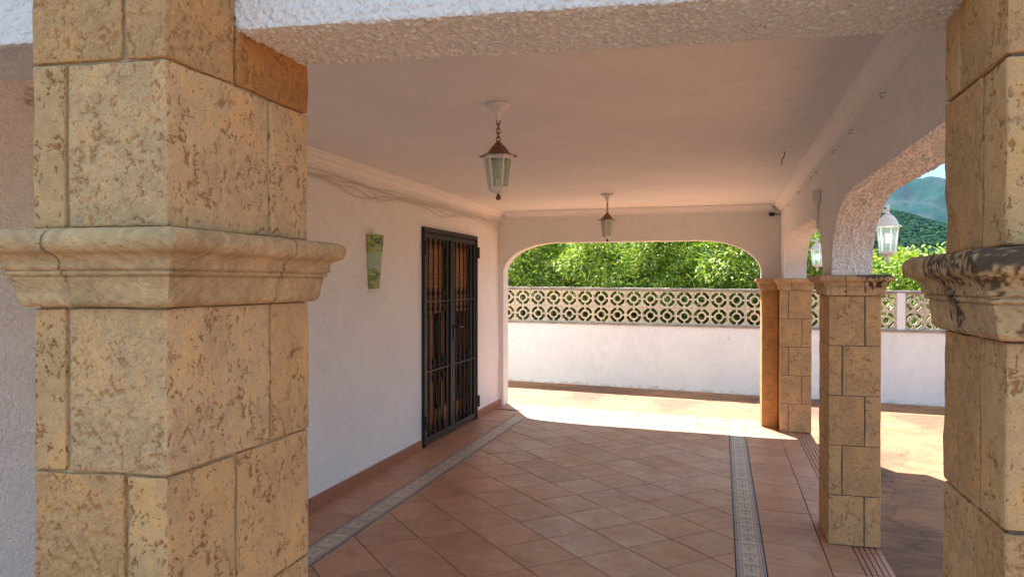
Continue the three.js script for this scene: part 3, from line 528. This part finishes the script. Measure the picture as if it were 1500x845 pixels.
const bulbMat = std({ color: L(0.9, 0.9, 0.88), roughness: 0.35, emissive: L(0.95, 1, 0.97), emissiveIntensity: 0.8 });
function wallLantern(x, z, label) {
  const t = thing('wall_lantern', label, 'lantern', x, 1.945, z, 'white lanterns on the outside of the arcade');
  mesh('finial', lathe([[0.0001, 0], [0.006, -0.002], [0.01, -0.01], [0.006, -0.018], [0.012, -0.024], [0.012, -0.03], [0.007, -0.036], [0.012, -0.05], [0.018, -0.062], [0.0001, -0.064]], 12), M.white, t);
  mesh('roof', lathe([[0.0001, -0.058], [0.016, -0.06], [0.03, -0.068], [0.046, -0.086], [0.056, -0.106], [0.062, -0.122], [0.08, -0.132], [0.08, -0.136], [0.06, -0.133], [0.0001, -0.128]], 12), M.white, t);
  const cage = mesh('base', hexLathe([[0.0001, -0.284], [0.05, -0.284], [0.05, -0.295], [0.04, -0.302], [0.018, -0.31], [0.0001, -0.311]]), M.white, t);
  hexRing(0.06, -0.136, 0.045, -0.288, cage, M.paneOut, 0.0045);
  mesh('base_drop', lathe([[0.0001, -0.308], [0.012, -0.31], [0.01, -0.32], [0.016, -0.33], [0.01, -0.344], [0.004, -0.353], [0.0001, -0.354]], 12), M.white, t);
  mesh('bulb', lathe([[0.0001, -0.175], [0.013, -0.18], [0.02, -0.195], [0.022, -0.21], [0.017, -0.226], [0.0001, -0.232]], 14), bulbMat, t);
  const d = 0.835 - x; mesh('arm', tube([[d, -0.03, 0], [d * 0.7, -0.02, 0], [d * 0.4, -0.03, 0], [0, -0.045, 0]], 0.009, 16, 8), M.white, t);
  const pl = mesh('back_plate', lathe([[0.0001, 0], [0.035, 0], [0.035, 0.006], [0.025, 0.012], [0.0001, 0.012]], 16).rotateZ(-Math.PI / 2), M.white, t); pl.position.set(d - 0.004, -0.035, 0);
  const p = new THREE.PointLight(L(0.95, 1, 0.97), 0.004); p.position.set(0, -0.203, 0); p.castShadow = true; t.add(p); p.name = 'bulb_light';
  return t;
}
wallLantern(0.97, 4.92, 'white wall lantern with pale green glass outside the arcade, above the stained pillar cap');
wallLantern(0.96, 8.25, 'white wall lantern with pale green glass outside the arcade, above the far corner pillar');

// ---------------------------------------------------------------- small things on the walls
{
  // painted roof tile
  const cv = document.createElement('canvas'); cv.width = 256; cv.height = 512; const x = cv.getContext('2d');
  x.fillStyle = '#a3b487'; x.fillRect(0, 0, 256, 512);
  const blob = (n, cols, y0, y1, w, h) => { for (let i = 0; i < n; i++) { x.fillStyle = cols[Math.floor(rnd() * cols.length)]; x.globalAlpha = 0.35 + 0.4 * rnd(); x.beginPath(); x.ellipse(rnd() * 256, mix(y0, y1, rnd()), w * (0.4 + rnd()), h * (0.4 + rnd()), rnd() * 3, 0, 7); x.fill(); } };
  blob(160, ['#a9a545', '#7f9a3d', '#5f7f3f', '#c0b060'], 0, 190, 22, 12); blob(90, ['#9db8a6', '#a8b79a', '#86a695'], 170, 330, 30, 14); blob(150, ['#6f8f3c', '#8d9a3f', '#4c6b3a', '#b1a955'], 310, 512, 20, 12);
  blob(40, ['#23413c', '#1f3a42', '#35553a'], 40, 110, 16, 7); blob(30, ['#23413c', '#2b4a36'], 345, 420, 14, 6);
  x.globalAlpha = 0.85; x.fillStyle = '#2b4c50'; for (const [a, b, c, d] of [[70, 70, 26, 60], [110, 90, 20, 70], [150, 64, 34, 26], [60, 380, 30, 40], [150, 360, 22, 34]]) x.fillRect(a, b, c, d); x.globalAlpha = 1;
  const ct = new THREE.CanvasTexture(cv); ct.colorSpace = THREE.SRGBColorSpace;
  const pos = [], uv = [], idx = [], nu = 16, nv = 10;
  for (const sh of [0, 1]) for (let j = 0; j <= nv; j++) for (let i = 0; i <= nu; i++) {
    const v = j / nv, a = (i / nu - 0.5) * 2.5, r = mix(0.082, 0.118, v) - sh * 0.013; pos.push(r * Math.cos(a) - 0.05, v * 0.41, -r * Math.sin(a) / Math.sin(1.25) * 0.92); uv.push(1 - i / nu, v);
  }
  const st = (nu + 1) * (nv + 1), quad = (a, b, c, d) => idx.push(a, b, c, a, c, d), at = (s, i, j) => s * st + j * (nu + 1) + i;
  for (let j = 0; j < nv; j++) for (let i = 0; i < nu; i++) { quad(at(0, i, j), at(0, i, j + 1), at(0, i + 1, j + 1), at(0, i + 1, j)); quad(at(1, i, j), at(1, i + 1, j), at(1, i + 1, j + 1), at(1, i, j + 1)); }
  for (let i = 0; i < nu; i++) { quad(at(0, i, 0), at(0, i + 1, 0), at(1, i + 1, 0), at(1, i, 0)); quad(at(0, i, nv), at(1, i, nv), at(1, i + 1, nv), at(0, i + 1, nv)); }
  for (let j = 0; j < nv; j++) { quad(at(0, 0, j), at(1, 0, j), at(1, 0, j + 1), at(0, 0, j + 1)); quad(at(0, nu, j), at(0, nu, j + 1), at(1, nu, j + 1), at(1, nu, j)); }
  const g = new THREE.BufferGeometry(); g.setAttribute('position', new THREE.Float32BufferAttribute(pos, 3)); g.setAttribute('uv', new THREE.Float32BufferAttribute(uv, 2)); g.setIndex(idx); g.computeVertexNormals();
  const m = mesh('painted_roof_tile', g, std({ map: ct, color: L(1, 1, 0.95), roughness: 0.4 })); m.position.set(XL + 0.018, 1.425, -5.11); tag(m, 'curved roof tile painted in green and yellow hanging on the white wall', 'wall decoration');
}
{
  const t = thing('junction_box', 'small white junction box with a short conduit on the arcade wall', 'junction box', 0.61, 2.02, 5.16);
  mesh('case', rbox(0.05, 0.085, 0.13, 0.006), M.white, t).position.set(-0.022, 0.01, 0);
  mesh('conduit', tube([[-0.01, -0.03, -0.03], [-0.011, -0.1, -0.03], [-0.01, -0.2, -0.03]], 0.009, 10, 8), M.white, t);
}
{
  const hg = tube([[0.012, 0.012, 0], [-0.012, 0.012, 0], [-0.022, 0.004, 0], [-0.026, -0.008, 0], [-0.02, -0.018, 0], [-0.009, -0.017, 0], [-0.006, -0.008, 0]], 0.0022, 20, 5);
  for (const z of [3.15, 3.87, 4.44, 5.2, 5.48, 6.39, 7.38]) { const m = mesh('wall_hook', hg, M.black); m.scale.setScalar(0.6); m.position.set(0.607, 2.2, -z); tag(m, 'small dark metal hook screwed high into the arcade wall below the cornice', 'hook', 'hooks along the arcade wall'); }
  const c = mesh('ceiling_hook', tube([[0, 0.005, 0], [0.002, -0.02, 0], [-0.006, -0.04, 0.004], [-0.012, -0.05, 0], [-0.014, -0.085, 0.002]], 0.003, 20, 5), M.black); c.position.set(0.39, CE, -5.08); tag(c, 'short dark wire end hanging from a hook in the porch ceiling', 'hook');
  const s = thing('spot_camera', 'small black camera on a bracket in the corner of the end wall', 'camera', 0.6, 2.2, 8.44);
  mesh('bracket', tube([[0.012, 0.01, 0], [-0.02, 0.012, 0], [-0.06, 0.012, 0]], 0.005, 8, 6), M.black, s);
  mesh('body', lathe([[0.0001, 0], [0.016, 0], [0.02, 0.008], [0.02, 0.045], [0.015, 0.055], [0.0001, 0.055]], 14).rotateZ(Math.PI / 2), M.black, s).position.set(-0.05, 0.012, 0);
}
{
  // loose cables under the cornice and down the corner
  const strands = [], w = XL + 0.012;
  for (let k = 0; k < 5; k++) { const p = []; for (let i = 0; i <= 26; i++) { const z = mix(2.2, 8.35, i / 26); p.push([w + 0.008 * rnd(), 2.215 - 0.012 * k - 0.035 * n3(i * 0.7, k * 3.1, 2) - (k > 2 ? 0.05 * Math.max(0, Math.sin(i * 0.9 + k)) : 0), z]); } strands.push(tube(p, 0.0038, 110, 5)); }
  for (let k = 0; k < 2; k++) { const p = []; for (let i = 0; i <= 14; i++) { const y = mix(2.2, 0.1, i / 14); p.push([w + 0.006 + (i > 7 && i < 12 ? 0.03 * k * Math.sin((i - 7) / 5 * Math.PI) : 0), y, 8.38 - 0.05 * k + 0.02 * n3(i, k, 4) + (i > 7 && i < 12 ? -0.05 * k * Math.sin((i - 7) / 5 * Math.PI) : 0)]); } strands.push(tube(p, 0.0042, 70, 5)); }
  strands.push(tube([[w, 2.19, 4.98], [w + 0.02, 2.16, 5.04], [w + 0.03, 2.12, 5.1], [w + 0.02, 2.07, 5.16]], 0.0035, 16, 5));
  const m = mesh('cable_bundle', mergeGeometries(strands), M.cable); tag(m, 'loose beige cables sagging below the cornice and down the corner by the end arch', 'cable');
}

// ---------------------------------------------------------------- garden wall with pierced blocks
const GW = 11.7;
{
  const t = thing('garden_wall', 'white garden wall topped with two rows of pierced concrete blocks', 'wall', 0, 0, GW);
  const slope = -0.009, yb = (x) => 0.83 + slope * (x + 3.4) - 0.01;
  const tilt = (g) => { const p = g.attributes.position; for (let i = 0; i < p.count; i++) p.setY(i, p.getY(i) + slope * (p.getX(i) + 3.4)); return g; };
  const X0 = -9, X1 = 9;
  const bb = new THREE.BoxGeometry(X1 - X0, 1.6, 0.2, 720, 90, 1).translate((X0 + X1) / 2, 0.82 - 0.8, -0.1), cb = []; 
  for (let i = 0; i < bb.attributes.position.count; i++) { const px = bb.attributes.position.getX(i), hy = bb.attributes.position.getY(i) + slope * (px + 3.4) - yardY(px); const k = 0.3 * sst(0.2, 0.5, 0.6 * n3(px * 34, hy * 40, 1) + 0.35 * n3(px * 5, hy * 9, 2) - hy * 6) + 0.05 * sst(0.62, 0.8, 0.6 * n3(px * 3, hy * 1.2, 5) + 0.4 * n3(px * 24, hy * 10, 6)); cb.push(1 - k * 0.9, 1 - k * 0.92, 1 - k); }
  bb.setAttribute('color', new THREE.Float32BufferAttribute(cb, 3)); const wm = M.gardenWhite.clone(); wm.vertexColors = true; let b = tilt(boxUV(bb)); b.computeVertexNormals(); mesh('wall_base', b, wm, t);
  const sq = (h) => [[-h, -h], [h, -h], [h, h], [-h, h]].map((p) => new THREE.Vector2(...p)), Hh = 0.1292;
  const s = new THREE.Shape(sq(Hh)), ci = new THREE.Path(); ci.absarc(0, 0, 0.05, 0, Math.PI * 2); s.holes.push(ci);
  for (let q = 0; q < 4; q++) s.holes.push(new THREE.Path([[0.013, 0.112], [0.056, 0.112], [0.112, 0.056], [0.112, 0.013], [0.07, 0.013], [0.07, 0.033], [0.033, 0.07], [0.013, 0.07]].map(([x, y]) => new THREE.Vector2(x, y).rotateAround(new THREE.Vector2(), q * Math.PI / 2))));
  const bg = boxUV(new THREE.ExtrudeGeometry(s, { depth: 0.105, bevelEnabled: true, bevelThickness: 0.003, bevelSize: 0.0025, bevelOffset: -0.0025, bevelSegments: 1, curveSegments: 7 })); bg.computeVertexNormals();
  const bm = [[0.88, 0.80, 0.65], [0.84, 0.79, 0.67], [0.91, 0.81, 0.63], [0.79, 0.74, 0.63]].map((c) => std({ color: L(...c), map: concMap, roughness: 0.9 }));
  const piers = [2.49], L0 = []; for (let k = 0; k < 34; k++) L0.push(2.49 - 0.053 - 0.13 - k * 0.26); for (let k = 0; k < 8; k++) L0.push(2.49 + 0.053 + 0.13 + k * 0.26);
  for (const cx of L0) for (let r = 0; r < 2; r++) { const m = mesh('pierced_block', bg, bm[Math.floor(rnd() * 4)], t); m.position.set(cx, yb(cx) + 0.028 + 0.13 + r * 0.26, -0.148 + rr(-0.001, 0.001)); m.rotation.z = Math.floor(rnd() * 4) * Math.PI / 2; }
  for (const px of piers) { const m = mesh('pier', gridBox(0.105, 0.555, 0.16, 0.05, 0.006, (p) => 0.003 * n3(p[0] * 30, p[1] * 30, p[2] * 30)), M.gardenWhite, t); m.position.set(px, yb(px) + 0.278, -0.09); }
  for (let k = 0; k < 18; k++) {
    const c = X0 + 0.5 + k, w = 0.995;
    mesh('ledge', tilt(gridBox(w, 0.03, 0.235, 0.03, 0.005, (p) => 0.006 * (n3(p[0] * 22 + k * 9, p[1] * 22, p[2] * 22) - 0.5)).translate(c, 0.82 + 0.0155, -0.095)), M.conc, t);
    mesh('coping', tilt(gridBox(w, 0.04, 0.16, 0.03, 0.007, (p) => 0.007 * (n3(p[0] * 18 + k * 7, p[1] * 18, p[2] * 18) - 0.5)).translate(c, 1.392, -0.098)), M.conc, t);
  }
}

// ---------------------------------------------------------------- trees behind the wall
function leaves(n, place, len, wid, cols, droop) {
  const pos = new Float32Array(n * 12), col = new Float32Array(n * 12), idx = new Uint32Array(n * 6), d = new THREE.Vector3(), u = new THREE.Vector3(), w = new THREE.Vector3(), up = new THREE.Vector3(0, 1, 0);
  for (let i = 0; i < n; i++) {
    const p = place(), l = len * rr(0.7, 1.3), b = wid * rr(0.75, 1.25);
    d.set(p.nx + rr(-0.9, 0.9), p.ny + rr(-0.8, 0.6) - droop, p.nz + rr(-0.9, 0.9)).normalize(); u.set(rr(-1, 1), rr(0.2, 1.2), rr(-1, 1)); w.crossVectors(d, u).normalize(); u.crossVectors(w, d);
    const q = [[0, 0, 0], [l * 0.45, b, 0.25 * b], [l, 0, -0.12 * l], [l * 0.45, -b, 0.25 * b]], c = cols[Math.floor(rnd() * cols.length)], k = rr(0.9, 1.6);
    q.forEach(([a, s, h], j) => { const o = i * 12 + j * 3; pos[o] = p.x + d.x * a + w.x * s + u.x * h; pos[o + 1] = p.y + d.y * a + w.y * s + u.y * h; pos[o + 2] = p.z + d.z * a + w.z * s + u.z * h; col[o] = c[0] * k; col[o + 1] = c[1] * k; col[o + 2] = c[2] * k; });
    idx.set([0, 1, 2, 0, 2, 3].map((v) => v + i * 4), i * 6);
  }
  const g = new THREE.BufferGeometry(); g.setAttribute('position', new THREE.BufferAttribute(pos, 3)); g.setAttribute('color', new THREE.BufferAttribute(col, 3)); g.setIndex(new THREE.BufferAttribute(idx, 1)); g.computeVertexNormals(); return g;
}
function tree(name, label, category, x, z, rx, ry, cy, n, len, wid, cols, group, droop = 0.3) {
  const t = thing(name, label, category, x, -0.75, z, group);
  const tr = []; for (let k = 0; k < 4; k++) { const a = k * 1.7 + x, e = k ? 0.5 * rx : 0.1; tr.push(tube([[0, 0, 0], [Math.cos(a) * e * 0.25, cy * 0.45, Math.sin(a) * e * 0.25], [Math.cos(a) * e, cy - 0.15 * ry, Math.sin(a) * e]], k ? 0.02 : 0.045, 10, 6)); }
  mesh('trunk', mergeGeometries(tr), M.bark, t);
  const cl = []; for (let k = 0; k < 90; k++) { const a = rr(0, Math.PI * 2), v = rr(-0.9, 1), r = Math.sqrt(1 - v * v), f = rr(0.6, 1.0) * (0.85 + 0.3 * n3(a * 2, v * 3, x)); cl.push([Math.cos(a) * r * rx * f, cy + v * ry * f, Math.sin(a) * r * rx * f, rr(0.16, 0.34), Math.cos(a) * r, v, Math.sin(a) * r]); }
  mesh('crown', leaves(n, () => { const c = cl[Math.floor(rnd() * cl.length)], a = rr(0, 6.283), v = rr(-1, 1), r = Math.sqrt(1 - v * v), f = c[3] * Math.cbrt(rr(0.1, 1)); return { x: c[0] + Math.cos(a) * r * f, y: c[1] + v * f, z: c[2] + Math.sin(a) * r * f, nx: c[4] * 0.6 + Math.cos(a) * r * 0.5, ny: c[5] * 0.5 + v * 0.5, nz: c[6] * 0.6 + Math.sin(a) * r * 0.5 }; }, len, wid, cols, droop), M.leaf, t);
}
{
  const G = [[0.25, 0.38, 0.03], [0.35, 0.46, 0.03], [0.14, 0.27, 0.03], [0.44, 0.50, 0.045], [0.09, 0.17, 0.03]], O = [[0.21, 0.33, 0.025], [0.30, 0.42, 0.03], [0.42, 0.48, 0.04], [0.13, 0.22, 0.025]];
  for (const [x, z, cy] of [[-5.6, 13.0, 2.0], [-4.4, 12.85, 1.9], [-3.2, 13.05, 2.1], [-2.05, 12.85, 1.95], [-0.9, 13.05, 2.05], [0.25, 12.85, 1.95], [1.3, 13.0, 1.75]]) tree('hedge_tree', 'leafy green hedge tree rising behind the pierced wall, seen through the end arch', 'tree', x, z, 0.9, 1.45, cy, 22000, 0.1, 0.0165, G, 'hedge trees behind the garden wall', 0.45);
  for (const [x, z, cy] of [[-5.2, 15.0, 2.6], [-3.4, 15.2, 2.7], [-1.6, 15.0, 2.6], [0.2, 15.2, 2.5]]) tree('tall_hedge_tree', 'taller green tree in the second row behind the hedge', 'tree', x, z, 1.2, 1.6, cy, 4500, 0.15, 0.03, G, 'taller trees behind the hedge', 0.4);
  for (const [x, z, cy] of [[2.15, 13.1, 1.86], [3.2, 13.2, 1.9], [4.3, 13.2, 1.9], [5.5, 13.4, 1.85]]) tree('citrus_tree', 'low citrus tree with yellow green leaves behind the wall, below the wooded hills', 'tree', x, z, 0.8, 0.85, cy, 8500, 0.095, 0.022, O, 'citrus trees behind the garden wall', 0.15);
}

// ---------------------------------------------------------------- wooded hills
{
  const az = (d) => d * Math.PI / 180;
  const ridge = (r0, r1, r2, e, na, nr, nz, mat, name) => {      // land rising from r0 to a crest at r1 and falling to r2; e(a) crest height
    const P = [], I = [], C = []; 
    for (let j = 0; j <= nr; j++) for (let i = 0; i <= na; i++) {
      const a = az(mix(-35, 60, i / na)), r = mix(r0, r2, j / nr), t = r < r1 ? sst(0, 1, (r - r0) / (r1 - r0)) : 1 - 0.8 * sst(0, 1, (r - r1) / (r2 - r1)), x = r * Math.sin(a), z = r * Math.cos(a);
      const y = -1 + e(a * 180 / Math.PI) * t + nz(x, z) * t; P.push(x, y, -z);
      const f = n3(x * 0.02, z * 0.02, 3), f2 = n3(x * 0.09, z * 0.09, 5), rock = sst(0.6, 0.75, 0.5 * f + 0.3 * f2 + 0.28 * t); C.push(mix(0.012 + 0.014 * f2, 0.06, rock * 0.5), mix(0.036 + 0.026 * f2, 0.065, rock * 0.5), mix(0.034, 0.065, rock * 0.5));
    }
    for (let j = 0; j < nr; j++) for (let i = 0; i < na; i++) { const A2 = j * (na + 1) + i, B2 = A2 + na + 1; I.push(A2, A2 + 1, B2 + 1, A2, B2 + 1, B2); }
    const g = new THREE.BufferGeometry(); g.setAttribute('position', new THREE.Float32BufferAttribute(P, 3)); g.setAttribute('color', new THREE.Float32BufferAttribute(C, 3)); g.setIndex(I); g.computeVertexNormals(); structure(mesh(name, g, mat));
  };
  const matt = (o) => new THREE.MeshPhysicalMaterial({ roughness: 1, specularIntensity: 0, ...o }), hm = matt({ vertexColors: true }), dark = matt({ color: L(0.014, 0.03, 0.014) });
  const eN = (a) => 49 - 1.6 * (a - 11) - 0.09 * (a - 11) ** 2 + 2.5 * (n3(a * 0.5, 1, 1) - 0.5), nN = (x, z) => 10 * (n3(x * 0.012, z * 0.012, 8) - 0.5);
  ridge(180, 620, 950, eN, 90, 30, nN, dark, 'near_hill');
  ridge(1300, 2500, 3600, (a) => 268 + 20 * Math.exp(-(((a - 11.5) / 1.6) ** 2)) - 2.5 * Math.abs(a - 12) + 26 * (n3(a * 0.8, 4, 2) - 0.5), 380, 90, (x, z) => 90 * (n3(x * 0.004, z * 0.004, 6) - 0.5) + 36 * (n3(x * 0.013, z * 0.013, 7) - 0.5) + 14 * (n3(x * 0.05, z * 0.05, 9) - 0.5), hm, 'mountain');
  // the wood on the near hill
  const ig = new THREE.IcosahedronGeometry(1, 1), ip = ig.attributes.position; for (let i = 0; i < ip.count; i++) { const k = 0.75 + 0.5 * n3(ip.getX(i) * 2.2 + 4, ip.getY(i) * 2.2, ip.getZ(i) * 2.2); ip.setXYZ(i, ip.getX(i) * k, ip.getY(i) * k * 1.1, ip.getZ(i) * k); } ig.computeVertexNormals();
  const N = 34000, im = new THREE.InstancedMesh(ig, matt({ color: 0xffffff }), N), m4 = new THREE.Matrix4(), q = new THREE.Quaternion(), cc = new THREE.Color();
  for (let i = 0; i < N; i++) {
    const ad = rr(-6, 36), a = az(ad), r = Math.sqrt(rr(190 * 190, 660 * 660)), t = r < 620 ? sst(0, 1, (r - 180) / 440) : 1, x = r * Math.sin(a), z = r * Math.cos(a), s = rr(1.1, 2.2);
    const y = -1 + (eN(ad) + nN(x, z)) * t; q.setFromAxisAngle(new THREE.Vector3(0, 1, 0), rnd() * 6.28);
    m4.compose(new THREE.Vector3(x, y + s * 0.5, -z), q, new THREE.Vector3(s, s * rr(0.9, 1.3), s)); im.setMatrixAt(i, m4);
    const k = rr(0.75, 1.3), yl = rnd(); im.setColorAt(i, cc.setRGB((0.014 + 0.012 * yl) * k, (0.04 + 0.016 * yl) * k, 0.022 * k));
  }
  im.name = 'hillside_wood'; im.userData = { label: 'dense dark green wood covering the near hillside', category: 'wood', kind: 'stuff' }; scene.add(im);
}
renderer.render(scene, camera);
